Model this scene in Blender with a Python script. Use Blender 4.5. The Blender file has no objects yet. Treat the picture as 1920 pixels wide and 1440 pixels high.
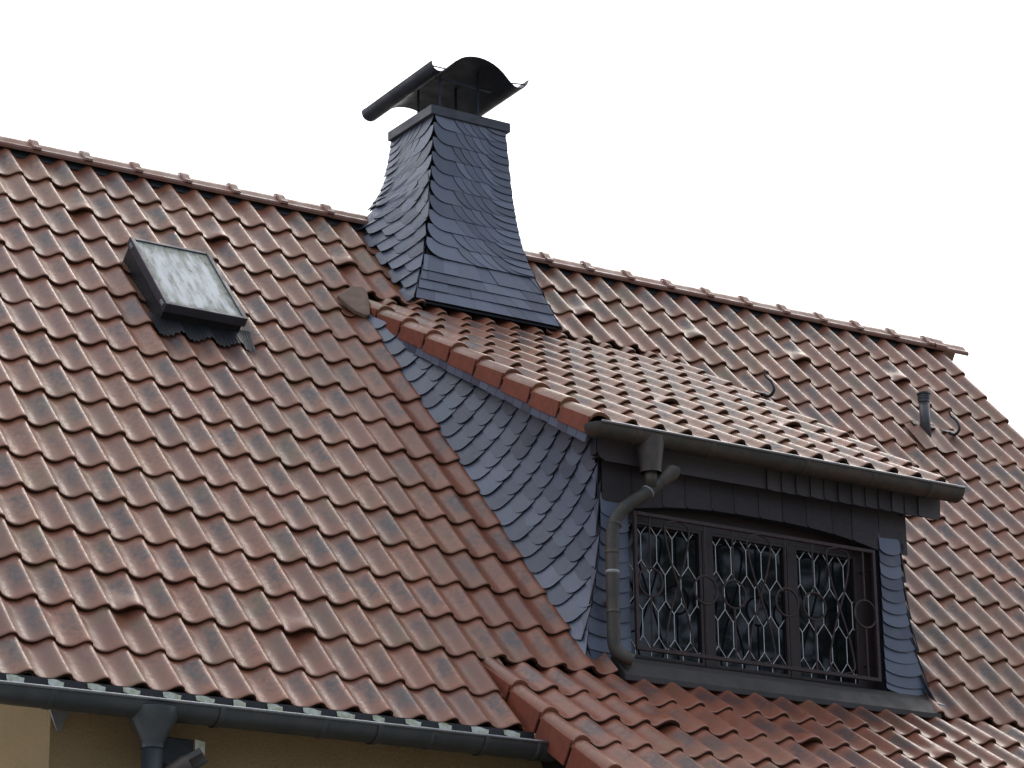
import bpy, bmesh, math, random
from mathutils import Vector, Matrix
random.seed(7)
R = math.radians
# ------------------------------------------------------------------ camera, world, sun, exposure
scene = bpy.context.scene
COL = scene.collection
cam_d = bpy.data.cameras.new("camera")
cam = bpy.data.objects.new("camera", cam_d)
COL.objects.link(cam)
scene.camera = cam
cam_d.sensor_width = 36.0
cam_d.lens = 5273.7 / 1920 * 36.0
cam_d.clip_start = 0.1
cam_d.clip_end = 2000
_rt = Vector((0.83682454, -0.54736263, -0.01090052))
_dn = Vector((0.15831458, 0.26100019, -0.95226855))
_fw = Vector((0.52408126, 0.79515599, 0.30506685))
m = Matrix.Identity(4)
for i in range(3):
    m[i][0] = _rt[i]; m[i][1] = -_dn[i]; m[i][2] = -_fw[i]
m.translation = Vector((-6.7367804, -16.68746968, -7.41504948))
cam.matrix_world = m

SUN_EL, SUN_AZ = 48.0, 54.0       # azimuth measured from +Y (behind the house) towards +X
world = bpy.data.worlds.new("World")
scene.world = world
world.use_nodes = True
wn, wl = world.node_tree.nodes, world.node_tree.links
wn.clear()
wo = wn.new("ShaderNodeOutputWorld")
sky = wn.new("ShaderNodeTexSky")
sky.sky_type = 'NISHITA'; sky.sun_disc = False
sky.sun_elevation = R(SUN_EL); sky.sun_rotation = R(SUN_AZ)
sky.air_density = 1.0; sky.dust_density = 3.0
bg1 = wn.new("ShaderNodeBackground"); bg1.inputs[1].default_value = 0.05
wl.new(sky.outputs[0], bg1.inputs[0])
# bright thin cloud cover: brightest towards the veiled sun behind the house
tc = wn.new("ShaderNodeTexCoord")
dot = wn.new("ShaderNodeVectorMath"); dot.operation = 'DOT_PRODUCT'
sd = Vector((math.sin(R(SUN_AZ)) * math.cos(R(SUN_EL)), math.cos(R(SUN_AZ)) * math.cos(R(SUN_EL)), math.sin(R(SUN_EL))))
wl.new(tc.outputs['Generated'], dot.inputs[0])
dot.inputs[1].default_value = (0.14, 0.85, 0.51)
mr = wn.new("ShaderNodeMapRange")
mr.inputs[1].default_value = -0.9; mr.inputs[2].default_value = 0.95
mr.inputs[3].default_value = 0.28; mr.inputs[4].default_value = 1.65
wl.new(dot.outputs['Value'], mr.inputs[0])
cn = wn.new("ShaderNodeTexNoise"); cn.inputs['Scale'].default_value = 2.2; cn.inputs['Detail'].default_value = 5
wl.new(tc.outputs['Generated'], cn.inputs['Vector'])
cm = wn.new("ShaderNodeMapRange")
cm.inputs[1].default_value = 0.3; cm.inputs[2].default_value = 0.7; cm.inputs[3].default_value = 0.93; cm.inputs[4].default_value = 1.07
wl.new(cn.outputs['Fac'], cm.inputs[0])
mu = wn.new("ShaderNodeMath"); mu.operation = 'MULTIPLY'
wl.new(mr.outputs[0], mu.inputs[0]); wl.new(cm.outputs[0], mu.inputs[1])
bg2 = wn.new("ShaderNodeBackground")
cf_ = wn.new("ShaderNodeMapRange"); cf_.inputs[1].default_value = -0.5; cf_.inputs[2].default_value = 0.7
wl.new(dot.outputs['Value'], cf_.inputs[0])
cx_ = wn.new("ShaderNodeMix"); cx_.data_type = 'RGBA'
cx_.inputs[6].default_value = (0.74, 0.86, 1.08, 1); cx_.inputs[7].default_value = (1.0, 0.985, 0.97, 1)
wl.new(cf_.outputs[0], cx_.inputs[0]); wl.new(cx_.outputs[2], bg2.inputs[0])
wl.new(mu.outputs[0], bg2.inputs[1])
ad = wn.new("ShaderNodeAddShader")
wl.new(bg1.outputs[0], ad.inputs[0]); wl.new(bg2.outputs[0], ad.inputs[1])
wl.new(ad.outputs[0], wo.inputs[0])

sun_d = bpy.data.lights.new("sun", 'SUN')
sun_d.energy = 0.65; sun_d.angle = R(24); sun_d.color = (1.0, 0.95, 0.88)
sun = bpy.data.objects.new("sun", sun_d)
COL.objects.link(sun)
sun.rotation_euler = (-sd).to_track_quat('-Z', 'Y').to_euler()
scene.view_settings.view_transform = 'Standard'
scene.view_settings.look = 'None'
scene.view_settings.exposure = 0.0
scene.view_settings.gamma = 1.0

# ------------------------------------------------------------------ materials
def nodes_of(name, rough=0.6, spec=0.5, metal=0.0):
    mt = bpy.data.materials.new(name); mt.use_nodes = True
    nt = mt.node_tree; b = nt.nodes['Principled BSDF']
    b.inputs['Roughness'].default_value = rough
    b.inputs['Specular IOR Level'].default_value = spec
    b.inputs['Metallic'].default_value = metal
    return mt, nt, b
class NT:
    """tiny helper to write node trees"""
    def __init__(s, nt): s.nt = nt; s.n = nt.nodes; s.l = nt.links
    def new(s, t, **kw):
        x = s.n.new(t)
        for k, v in kw.items(): setattr(x, k, v)
        return x
    def put(s, sock, v):
        if hasattr(v, 'is_output') or hasattr(v, 'links'): s.l.new(v, sock)
        else: sock.default_value = v
    def noise(s, scale, detail=4, vec=None, rough=0.55):
        x = s.new("ShaderNodeTexNoise"); x.inputs['Scale'].default_value = scale
        x.inputs['Detail'].default_value = detail; x.inputs['Roughness'].default_value = rough
        if vec is not None: s.l.new(vec, x.inputs['Vector'])
        return x.outputs['Fac']
    def ramp(s, v, a, b, lo=0.0, hi=1.0, smooth=True):
        x = s.new("ShaderNodeMapRange"); x.interpolation_type = 'SMOOTHSTEP' if smooth else 'LINEAR'
        s.put(x.inputs[0], v)
        for i, q in enumerate((a, b, lo, hi)): s.put(x.inputs[i + 1], q)
        return x.outputs[0]
    def math(s, op, a, b=0.0, c=None):
        x = s.new("ShaderNodeMath", operation=op)
        s.put(x.inputs[0], a); s.put(x.inputs[1], b)
        if c is not None: s.put(x.inputs[2], c)
        return x.outputs[0]
    def mix(s, f, a, b, mode='MIX'):
        x = s.new("ShaderNodeMix", data_type='RGBA', blend_type=mode)
        s.put(x.inputs[0], f); s.put(x.inputs[6], a); s.put(x.inputs[7], b)
        return x.outputs[2]
    def attr(s, name):
        return s.new("ShaderNodeAttribute", attribute_name=name)
    def sep(s, v):
        x = s.new("ShaderNodeSeparateXYZ"); s.l.new(v, x.inputs[0]); return x.outputs
    def pos(s):
        return s.new("ShaderNodeNewGeometry").outputs['Position']
    def bump(s, h, strength, dist, b):
        x = s.new("ShaderNodeBump"); x.inputs['Strength'].default_value = strength; x.inputs['Distance'].default_value = dist
        s.l.new(h, x.inputs['Height']); s.l.new(x.outputs[0], b.inputs['Normal'])
c4 = lambda r, g, b: (r, g, b, 1.0)

def tile_material(name):
    mt, nt, b = nodes_of(name, 0.42, 0.5)
    k = NT(nt)
    tint = k.attr('tint'); tx = k.sep(tint.outputs['Vector'])
    uv = k.attr('tuv').outputs['Vector']; ux = k.sep(uv)
    P = k.pos()
    add = k.new("ShaderNodeVectorMath", operation='ADD')
    k.l.new(P, add.inputs[0])
    sc = k.new("ShaderNodeVectorMath", operation='SCALE'); k.l.new(tint.outputs['Vector'], sc.inputs[0]); sc.inputs['Scale'].default_value = 9.0
    k.l.new(sc.outputs[0], add.inputs[1])
    V = add.outputs[0]
    n1 = k.noise(9, 4, V); n2 = k.noise(34, 5, V, 0.65); n3 = k.noise(140, 3, P); n4 = k.noise(1.1, 3, P)
    # fired clay: orange brown to brown red
    clay = k.mix(tx[0], c4(0.150, 0.043, 0.023), c4(0.310, 0.108, 0.048))
    clay = k.mix(k.ramp(n2, 0.35, 0.7), clay, c4(0.205, 0.085, 0.050))
    clay = k.mix(k.math('MULTIPLY', k.ramp(k.noise(0.55, 3, P), 0.42, 0.66), 0.6), clay, c4(0.235, 0.115, 0.052))
    # grey engobe smear along the flank of the roll
    uu = k.math('ADD', ux[0], k.math('MULTIPLY', k.math('SUBTRACT', n1, 0.5), 0.60))
    band = k.math('MULTIPLY', k.ramp(uu, 0.36, 0.58), k.ramp(uu, 0.92, 0.74))
    fade = k.math('MULTIPLY', k.ramp(ux[1], 0.02, 0.30), k.ramp(k.math('ADD', ux[1], k.math('MULTIPLY', n1, 0.4)), 1.20, 0.72))
    smear = k.math('MULTIPLY', k.math('MULTIPLY', k.math('MULTIPLY', band, fade), k.ramp(n2, 0.25, 0.65, 0.45, 1.0)), k.ramp(tx[1], 0.0, 1.0, 0.45, 1.15))
    # paler grey tone in the pan, painting in the sheen of the sky
    pan = k.math('MULTIPLY', k.math('MULTIPLY', k.ramp(uu, 0.60, 0.36), k.ramp(ux[1], 0.05, 0.35)), k.ramp(n1, 0.25, 0.65, 0.35, 0.9))
    col = k.mix(k.math('MULTIPLY', pan, k.ramp(tx[1], 0.0, 1.0, 0.25, 0.80)), clay, k.mix(n4, c4(0.165, 0.110, 0.098), c4(0.170, 0.108, 0.074)))
    col = k.mix(smear, col, c4(0.058, 0.045, 0.048))
    # fresh red clay near the head of each tile where the tile above drips
    head = k.math('MULTIPLY', k.ramp(ux[1], 0.30, 0.05), k.ramp(n2, 0.3, 0.6, 0.2, 0.9))
    col = k.mix(k.math('MULTIPLY', head, 0.45), col, c4(0.215, 0.085, 0.055))
    # fired red rim along the lower edge and the roll
    rim = k.math('MULTIPLY', k.ramp(ux[1], 0.80, 0.98), k.ramp(n1, 0.35, 0.6, 0.1, 0.8))
    col = k.mix(k.math('MULTIPLY', rim, 0.7), col, c4(0.235, 0.100, 0.052))
    # newer red tiles
    col = k.mix(k.math('MULTIPLY', tx[2], k.ramp(smear, 0.0, 0.9, 0.95, 0.25)), col, k.mix(n2, c4(0.21, 0.058, 0.034), c4(0.28, 0.105, 0.062)))
    # algae and lichen
    al = k.math('MULTIPLY', k.ramp(k.noise(4.2, 4, V), 0.50, 0.70), k.ramp(n4, 0.38, 0.62))
    col = k.mix(k.math('MULTIPLY', al, 0.70), col, c4(0.125, 0.090, 0.040))
    sp = k.ramp(n3, 0.66, 0.74)
    col = k.mix(k.math('MULTIPLY', sp, 0.5), col, c4(0.06, 0.05, 0.045))
    # dirt and moss on the lower edge, with its shadow gap painted in
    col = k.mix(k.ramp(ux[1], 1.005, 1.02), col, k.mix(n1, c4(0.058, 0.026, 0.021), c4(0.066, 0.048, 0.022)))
    k.l.new(col, b.inputs['Base Color'])
    rg = k.ramp(n2, 0.3, 0.75, 0.30, 0.50)
    k.l.new(rg, b.inputs['Roughness'])
    k.bump(k.math('ADD', n3, k.math('MULTIPLY', n2, 1.2)), 0.25, 0.004, b)
    return mt
def slate_material(name, base=(0.094, 0.113, 0.162), warm=(0.112, 0.120, 0.140), rough=0.40):
    mt, nt, b = nodes_of(name, rough, 0.5)
    k = NT(nt); t = k.sep(k.attr('tint').outputs['Vector'])
    P = k.pos(); n = k.noise(7, 4, P); n2 = k.noise(60, 5, P, 0.7)
    col = k.mix(t[0], c4(base[0] * 0.58, base[1] * 0.58, base[2] * 0.62), c4(base[0] * 1.40, base[1] * 1.38, base[2] * 1.32))
    col = k.mix(k.math('MULTIPLY', k.ramp(n, 0.45, 0.75), 0.55), col, c4(*warm))
    col = k.mix(k.math('MULTIPLY', k.ramp(n2, 0.6, 0.8), 0.25), col, c4(0.10, 0.105, 0.12))
    col = k.mix(t[2], col, c4(0.012, 0.013, 0.018))  # slate edges darkened to paint in the shadow gap between slates
    k.l.new(col, b.inputs['Base Color'])
    k.l.new(k.ramp(n2, 0.3, 0.7, rough - 0.08, rough + 0.12), b.inputs['Roughness'])
    k.bump(k.math('ADD', n2, k.math('MULTIPLY', n, 0.6)), 0.16, 0.003, b)
    return mt
def plain(name, rgb, rough=0.6, spec=0.5, metal=0.0, var=0.25, scale=14, rgb2=None, bump=0.15):
    mt, nt, b = nodes_of(name, rough, spec, metal)
    k = NT(nt); P = k.pos(); n = k.noise(scale, 5, P, 0.6); n2 = k.noise(scale * 7, 3, P)
    o = rgb2 or tuple(x * (1 - var) for x in rgb)
    col = k.mix(k.ramp(n, 0.3, 0.7), c4(*rgb), c4(*o))
    col = k.mix(k.math('MULTIPLY', k.ramp(n2, 0.55, 0.8), 0.25), col, c4(*[x * 0.55 for x in rgb]))
    k.l.new(col, b.inputs['Base Color'])
    k.l.new(k.ramp(n, 0.3, 0.7, max(0.05, rough - 0.08), rough + 0.08), b.inputs['Roughness'])
    if bump: k.bump(n2, bump, 0.003, b)
    return mt

M = {}
M['tile'] = tile_material('clay_tile')
M['verge'] = plain('verge_clay', (0.235, 0.066, 0.038), 0.6, 0.35, rgb2=(0.18, 0.052, 0.032), scale=18)
M['ridge'] = plain('ridge_clay', (0.20, 0.115, 0.085), 0.45, 0.5, rgb2=(0.22, 0.085, 0.055), scale=10)
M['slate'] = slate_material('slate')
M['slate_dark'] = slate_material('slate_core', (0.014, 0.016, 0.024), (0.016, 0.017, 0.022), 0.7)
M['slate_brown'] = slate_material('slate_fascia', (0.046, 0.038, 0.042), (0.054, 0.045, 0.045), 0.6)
M['slate_shade'] = slate_material('slate_lintel', (0.030, 0.024, 0.028), (0.034, 0.028, 0.03), 0.65)  # darkened copy of the slate, eave shade painted into its colour
M['zinc'] = plain('aged_zinc', (0.085, 0.092, 0.098), 0.42, 0.5, 0.55, rgb2=(0.060, 0.070, 0.074), scale=6)
M['zinc_pale'] = plain('pale_zinc', (0.30, 0.31, 0.31), 0.45, 0.5, 0.3, scale=9)
M['copper'] = plain('patinated_copper', (0.078, 0.060, 0.046), 0.55, 0.5, 0.15, rgb2=(0.040, 0.043, 0.038), scale=9)
M['cowl'] = plain('cowl_steel', (0.018, 0.023, 0.040), 0.5, 0.5, 0.3, scale=9)
M['slab'] = plain('slab_zinc', (0.058, 0.060, 0.075), 0.5, 0.5, 0.2, scale=8)
M['brown_wood'] = plain('dark_brown_paint', (0.030, 0.017, 0.016), 0.45, 0.5, scale=20)
M['iron'] = plain('brown_iron', (0.045, 0.026, 0.025), 0.55, 0.4, scale=30)
M['black'] = plain('black_sheet', (0.018, 0.019, 0.022), 0.5, 0.4, scale=20)
M['lead'] = plain('bright_lead', (0.86, 0.86, 0.86), 0.3, 0.6, 0.35, scale=60, bump=0)
M['mortar'] = plain('brown_mortar', (0.205, 0.135, 0.098), 0.8, 0.2, rgb2=(0.15, 0.108, 0.085), scale=16, bump=0.3)
M['pale_mottled'] = plain('pale_patch', (0.68, 0.72, 0.68), 0.8, 0.2, rgb2=(0.45, 0.47, 0.28), scale=30, bump=0.4)
M['deck'] = plain('roof_felt', (0.022, 0.018, 0.018), 0.9, 0.2, scale=6)
M['soil'] = plain('yard_paving', (0.27, 0.255, 0.23), 0.95, 0.1, rgb2=(0.20, 0.19, 0.165), scale=0.6)
M['bark'] = plain('bark', (0.075, 0.055, 0.042), 0.9, 0.2, scale=12, bump=0.6)
M['leaf'] = plain('leaf', (0.040, 0.072, 0.022), 0.5, 0.4, rgb2=(0.028, 0.050, 0.018), scale=1.2, bump=0)
M['sill'] = plain('sill_sheet', (0.050, 0.044, 0.041), 0.6, 0.4, 0.1, rgb2=(0.040, 0.037, 0.035), scale=8)
M['bead'] = plain('bright_bead', (0.22, 0.23, 0.24), 0.3, 0.5, 0.7, scale=12, bump=0)  # paler than the trough, the bright glint of the lip painted in
M['plastic'] = plain('grey_pipe', (0.060, 0.060, 0.066), 0.4, 0.5, scale=24)
def render_material():
    mt, nt, b = nodes_of('beige_render', 0.9, 0.2); k = NT(nt); P = k.pos()
    n = k.noise(55, 6, P, 0.75); n2 = k.noise(2.5, 5, P)
    col = k.mix(k.ramp(n2, 0.3, 0.7), c4(0.55, 0.40, 0.22), c4(0.49, 0.355, 0.19))
    col = k.mix(k.math('MULTIPLY', k.ramp(n, 0.3, 0.5, 1.0, 0.0), 0.3), col, c4(0.25, 0.17, 0.10))
    k.l.new(col, b.inputs['Base Color']); k.bump(n, 1.0, 0.03, b); return mt
M['render'] = render_material()
def glass_material():
    mt, nt, b = nodes_of('dark_leaded_glass', 0.03, 0.5); k = NT(nt); P = k.pos()
    b.inputs['Base Color'].default_value = c4(0.006, 0.007, 0.009)
    b.inputs['IOR'].default_value = 1.5
    n = k.noise(2.2, 1, P); k.bump(n, 0.14, 0.012, b); return mt
M['glass'] = glass_material()
def dirty_glass():
    mt, nt, b = nodes_of('dirty_skylight_glass', 0.4, 0.28); k = NT(nt)
    uv = k.attr('tuv').outputs['Vector']
    mp = k.new("ShaderNodeMapping"); mp.inputs['Scale'].default_value = (9, 2.6, 1); k.l.new(uv, mp.inputs[0])
    n = k.noise(1.0, 6, mp.outputs[0], 0.65)
    mp2 = k.new("ShaderNodeMapping"); mp2.inputs['Scale'].default_value = (14, 9, 1); k.l.new(uv, mp2.inputs[0])
    n2 = k.noise(1.0, 7, mp2.outputs[0], 0.72)
    ux = k.sep(uv)
    ed = k.math('MAXIMUM', k.math('MAXIMUM', k.ramp(ux[0], 0.12, 0.0), k.ramp(ux[0], 0.84, 1.0)), k.math('MAXIMUM', k.ramp(ux[1], 0.22, 0.02), k.ramp(ux[1], 0.9, 1.0)))
    d = k.math('ADD', n, k.math('MULTIPLY', ed, 0.14))
    col = k.mix(k.ramp(d, 0.42, 0.68), c4(0.235, 0.30, 0.35), c4(0.19, 0.205, 0.17))
    col = k.mix(k.ramp(k.math('ADD', n2, k.math('MULTIPLY', ed, 0.08)), 0.57, 0.70), col, c4(0.065, 0.065, 0.045))
    k.l.new(col, b.inputs['Base Color']); k.l.new(k.ramp(d, 0.4, 0.7, 0.34, 0.6), b.inputs['Roughness']); return mt
M['sky_glass'] = dirty_glass()

# ------------------------------------------------------------------ mesh helpers
class MB:
    def __init__(s): s.v = []; s.f = []; s.t = []; s.u = []; s.cur = (0.5, 0.5, 0.0)
    def vert(s, p, uv=(0, 0)):
        s.v.append((p[0], p[1], p[2])); s.t.append(s.cur); s.u.append((uv[0], uv[1], 0.0)); return len(s.v) - 1
    def face(s, *i): s.f.append(tuple(i))
    def quad(s, a, b, c, d):
        i = [s.vert(p) for p in (a, b, c, d)]; s.face(*i)
    def grid(s, rows, uvs=None, close=False):
        idx = [[s.vert(p, uvs[j][i] if uvs else (0, 0)) for i, p in enumerate(r)] for j, r in enumerate(rows)]
        for j in range(len(idx) - 1):
            n = len(idx[j])
            for i in range(n if close else n - 1):
                s.face(idx[j][i], idx[j][(i + 1) % n], idx[j + 1][(i + 1) % n], idx[j + 1][i])
        return idx
    def box(s, o, ax, ay, az):
        """box from corner o along three edge vectors"""
        o, ax, ay, az = (Vector(q) for q in (o, ax, ay, az))
        c = [o, o + ax, o + ax + ay, o + ay]; c += [q + az for q in c]
        i = [s.vert(p) for p in c]
        for q in ((3, 2, 1, 0), (4, 5, 6, 7), (0, 1, 5, 4), (1, 2, 6, 5), (2, 3, 7, 6), (3, 0, 4, 7)): s.face(*[i[x] for x in q])
    def bx(s, x0, x1, y0, y1, z0, z1): s.box((x0, y0, z0), (x1 - x0, 0, 0), (0, y1 - y0, 0), (0, 0, z1 - z0))
    def tube(s, path, r, n=10, cap=True):
        path = [Vector(p) for p in path]; rows = []
        rr = r if isinstance(r, (list, tuple)) else [r] * len(path)
        up = None
        for i, p in enumerate(path):
            t = (path[min(i + 1, len(path) - 1)] - path[max(i - 1, 0)]).normalized()
            if up is None:
                up = Vector((0, 0, 1)) if abs(t.z) < 0.9 else Vector((0, 1, 0))
            a = t.cross(up).normalized(); up = a.cross(t).normalized()
            rows.append([p + (a * math.cos(q) + up * math.sin(q)) * rr[i] for q in [2 * math.pi * j / n for j in range(n)]])
        idx = s.grid(rows, close=True)
        if cap:
            s.face(*reversed(idx[0])); s.face(*idx[-1])
        return idx
    def prism(s, prof, ax):
        """closed polygon prof swept along vector ax"""
        ax = Vector(ax); a = [s.vert(p) for p in prof]; b = [s.vert(Vector(p) + ax) for p in prof]
        n = len(a)
        for i in range(n): s.face(a[i], a[(i + 1) % n], b[(i + 1) % n], b[i])
        s.face(*reversed(a)); s.face(*b)
    def build(s, name, mat, parent=None, smooth=False, bevel=0.0, fix=True):
        me = bpy.data.meshes.new(name)
        me.from_pydata(s.v, [], s.f)
        a = me.attributes.new('tint', 'FLOAT_VECTOR', 'POINT'); a.data.foreach_set('vector', [x for q in s.t for x in q])
        a = me.attributes.new('tuv', 'FLOAT_VECTOR', 'POINT'); a.data.foreach_set('vector', [x for q in s.u for x in q])
        if fix:
            bm = bmesh.new(); bm.from_mesh(me); bmesh.ops.recalc_face_normals(bm, faces=bm.faces); bm.to_mesh(me); bm.free()
        if smooth: me.polygons.foreach_set('use_smooth', [True] * len(me.polygons))
        me.materials.append(mat); me.update()
        o = bpy.data.objects.new(name, me); COL.objects.link(o)
        if parent is not None: o.parent = parent
        if bevel:
            b = o.modifiers.new('bevel', 'BEVEL'); b.width = bevel; b.segments = 2; b.limit_method = 'ANGLE'; b.angle_limit = R(40)
        return o
def thing(name, label, cat, group=None):
    o = bpy.data.objects.new(name, None); COL.objects.link(o)
    o['label'] = label; o['category'] = cat
    if group: o['group'] = group
    return o
def lerp(a, b, t): return a + (b - a) * t
def interp(tab, x):
    if x <= tab[0][0]: return tab[0][1]
    for (a, p), (b, q) in zip(tab, tab[1:]):
        if x <= b: return p + (q - p) * (x - a) / (b - a)
    return tab[-1][1]

# ------------------------------------------------------------------ roof planes and tiles
W, L = 0.205, 0.35955
TH, PH, FH = 0.84133, 0.51727, 0.60026          # pitch of main roof, dormer roof, roof skirt
GROUND = -9.0
class Plane:
    def __init__(s, o, a):
        s.o = Vector(o); s.X = Vector((1, 0, 0)); s.V = Vector((0, -math.cos(a), -math.sin(a))); s.N = Vector((0, -math.sin(a), math.cos(a)))
    def p(s, u, v, h=0.0): return s.o + s.X * u + s.V * v + s.N * h
MAIN = Plane((0, 0, 0), TH)
DORM = Plane((2.610, -0.759, -0.8676), PH)
SKIRT = Plane((1.7993, -3.5778, -4.0269), FH)
PROF = [(0, -.012), (.06, -.019), (.13, -.027), (.22, -.034), (.33, -.037), (.44, -.034), (.53, -.026), (.61, -.014), (.69, -.001), (.76, .008), (.83, .012), (.89, .011), (.94, .006), (.975, -.001), (1.0, -.010)]
def tile(mb, pl, c, r, t0=0.0, t1=1.0, s0=0.0, red=0.0, vent=0.0, lift=None, dv=0.0):
    """one hollow pan tile: column c (its roll ends at c*W), row r (its lower edge at r*L)"""
    mb.cur = (random.random(), random.random(), max(0.0, min(1.0, red)))
    j = random.gauss(0, .0018); jv = random.gauss(0, .0038) + dv; jt = random.gauss(0, .0015)
    ts = [(t, h) for t, h in PROF if t0 <= t <= t1]
    if ts[-1][0] < t1: ts.append((t1, interp(PROF, t1)))
    if ts[0][0] > t0: ts.insert(0, (t0, interp(PROF, t0)))
    ss = [s0 * L - 0.05, L * .15, L * .35, L * .55, L * .70, L * .82, L * .92, L - .010, L - .003, L]
    if s0 > 0: ss = [s0 * L] + [q for q in ss if q > s0 * L + .01]
    dr = {L - .003: -.0015, L: -.005}
    def P(t, h, s):
        hh = h + lerp(-.024, 0, s / L) + dr.get(s, 0) + j + jt * (t - .5)
        if vent: hh += vent * math.exp(-((t - .50) / .26) ** 2) * max(0, min(1, (s / L - .40) / .45)) ** 1.5
        if lift: hh += lift(s)
        return pl.p((c - 1 + t) * W, (r - 1) * L + s + jv, hh)
    rows = [[P(t, h, s) for t, h in ts] for s in ss]
    uvs = [[(t, s / L) for t, h in ts] for s in ss]
    mb.grid(rows, uvs)
    th = .024
    mb.grid([rows[-1], [q - pl.N * .003 for q in rows[-1]], [q - pl.N * th - pl.V * .006 for q in rows[-1]], [q - pl.N * th - pl.V * (.045 if vent else .12) for q in rows[-1]]],
            [[(t, 1.0) for t, h in ts]] + [[(t, 1.1) for t, h in ts]] * 3)
    e = [r_[-1] for r_ in rows]
    mb.grid([e, [q - pl.N * .016 for q in e]], [[(1.0, s / L) for s in ss]] * 2)
    if t0 > 0:
        e = [r_[0] for r_ in rows]; mb.grid([e, [q - pl.N * .03 for q in e]])
def field(name, pl, cells, parent, **kw):
    mb = MB()
    for c in cells: tile(mb, pl, c[0], c[1], **c[2])
    return mb.build(name, M['tile'], parent, smooth=True, fix=False)

house = thing('house', 'house with a steep red brown pantile roof and beige rendered wall under the eaves', 'house')
C0, C1 = -10, 42
VENTS = {(3, 2), (8, 2), (13, 2), (18, 2), (23, 2), (28, 2), (33, 2), (38, 2), (-2, 15), (3, 15), (-7, 2), (-7, 15)}
XSK = 1.79                                     # left edge of the roof skirt
cells, vents = [], []
for r in range(1, 18):
    for c in range(C0, C1 + 1):
        kw = {}
        if r >= 16 and c > 9: continue
        if 4 <= r <= 15 and 13 <= c <= 24:
            if (c, r) == (13, 15): kw = dict(t1=.72, s0=.45, red=.4)
            else: continue
        if r <= 3 and 16 <= c <= 20 and r >= 1: continue          # chimney stands here
        if r in (16, 17) and c == 9: kw['t1'] = (XSK - 8 * W) / W
        if r == 6 and c in (5, 6): continue                        # skylight apron
        if r == 6 and c == 4: kw['t1'] = .34
        if c == 7 and r in (4, 5, 6): kw['t0'] = .12
        rd = 0.0
        x = c * W
        if 4 <= r and c in (11, 12): rd = .55 if c == 12 else .3
        elif r >= 3 and c in (13, 14): rd = .5
        else: rd = max(0, random.gauss(.08, .12)) + (.12 if r <= 4 and 9 < c < 15 else 0)
        if r >= 14 and c in (7, 8, 9): rd += .1
        kw['red'] = rd
        if r == 17: kw['dv'] = -.040; kw['lift'] = lambda s: .012 * s / L
        if (c, r) in VENTS:
            if c == 18: continue
            vents.append((c, r, kw)); continue
        cells.append((c, r, kw))
field('roof', MAIN, cells, house)
def vent_tile(pl, c, r, parent, red=.15, up=.046):
    mb = MB(); tile(mb, pl, c, r, red=red, vent=up)
    return mb.build('vent_tile', M['tile'], parent, smooth=True, fix=False)
for c, r, kw in vents: vent_tile(MAIN, c, r, house, kw.get('red', .1) + .1)
# roof skirt, shallower, below the dormer
cells = []
SV = {(4, 2), (9, 2), (14, 2), (19, 2)}
NC = 33
for r in range(1, 8):
    for c in range(1, NC + 1):
        rd = .55 * max(0, 1 - max(0, c - 9) / 9) + random.gauss(.10, .12)
        if (c, r) in SV: vent_tile(SKIRT, c, r, house, rd + .1); continue
        if r == 1 and c <= 1: cells.append((c, r, dict(red=rd))); continue
        cells.append((c, r, dict(red=rd)))
field('roof_skirt', SKIRT, cells, house)
# second roof slope, decks and eaves boards that close the roof
mb = MB()
xl, xr = C0 * W - W, C1 * W - .02
for pl, x0, x1, v0, v1 in ((MAIN, xl, xr, -0.05, 16.8 * L),):
    mb.box(pl.p(x0, v0, -.085), pl.X * (x1 - x0), pl.V * (v1 - v0), -pl.N * .06)
mb.box(SKIRT.p(.02, 0.02, -.085), SKIRT.X * (xr - 1.83), SKIRT.V * 6.8 * L, -SKIRT.N * .05)
mb.box((xl, 4.1, -4.42), (xr - xl, 0, 0), (0, -4.0, 4.473), (0, -.05, -.05))
mb.build('roof_deck', M['deck'], house)

# ridge
RY, RZ = .095, .062
def ridge_prof(k=1.0, d=0.0):
    return [(RY + a * k, RZ + b * k + d) for a, b in ((-.098, -.062), (-.106, -.046), (-.106, -.030), (-.094, -.018), (-.080, -.014), (-.052, .026), (-.034, .042), (.0, .048), (.034, .042), (.052, .026), (.10, -.05))]
x = -2.31
n = 0
while x < 8.5:
    x1 = x + .3845
    if not (2.75 < x and x1 < 4.3):
        e = min(x1 + .03, 3.03) if x < 3 else x1 + .03
        s0 = max(x, 4.17) if x > 3.5 else x
        mb = MB(); dz = random.gauss(0, .002)
        mb.grid([[Vector((q, a, b + dz)) for a, b in ridge_prof(kk, dd)] for q, kk, dd in ((s0, .96, -.004), (s0 + .02, .96, -.004), (e - .005, 1.0, 0), (e, .98, -.002))])
        o = mb.build('ridge_tile', M['ridge'], house)
        if e >= x1 and x1 < 8.5:
            mb = MB()
            qs = [x1 - .033, x1 - .028, x1 + .028, x1 + .034]
            mb.grid([[Vector((q, a, b)) for a, b in ridge_prof(kk, dd)[1:8]] for q, kk, dd in zip(qs, (1.0, 1.14, 1.14, 1.0), (.0, .012, .012, .0))])
            mb.build('collar', M['ridge'], o)
    x = x1
mb = MB(); mb.grid([[Vector((q, a, b)) for a, b in ridge_prof(1.12, .008)] for q in (8.50, 8.62)])
mb.face(*[mb.vert((8.62, a, b)) for a, b in ridge_prof(1.12, .008)])
mb.build('ridge_end_cap', M['ridge'], house)
mb = MB()
mb.grid([[MAIN.p(q, v, h) for q in [xl + i * .05 for i in range(int((8.5 - xl) / .05))]] for v, h in ((-.10, .0), (-.045, -.012), (.012, -.050))])
mb.build('ridge_vent_strip', M['black'], house)

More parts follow.
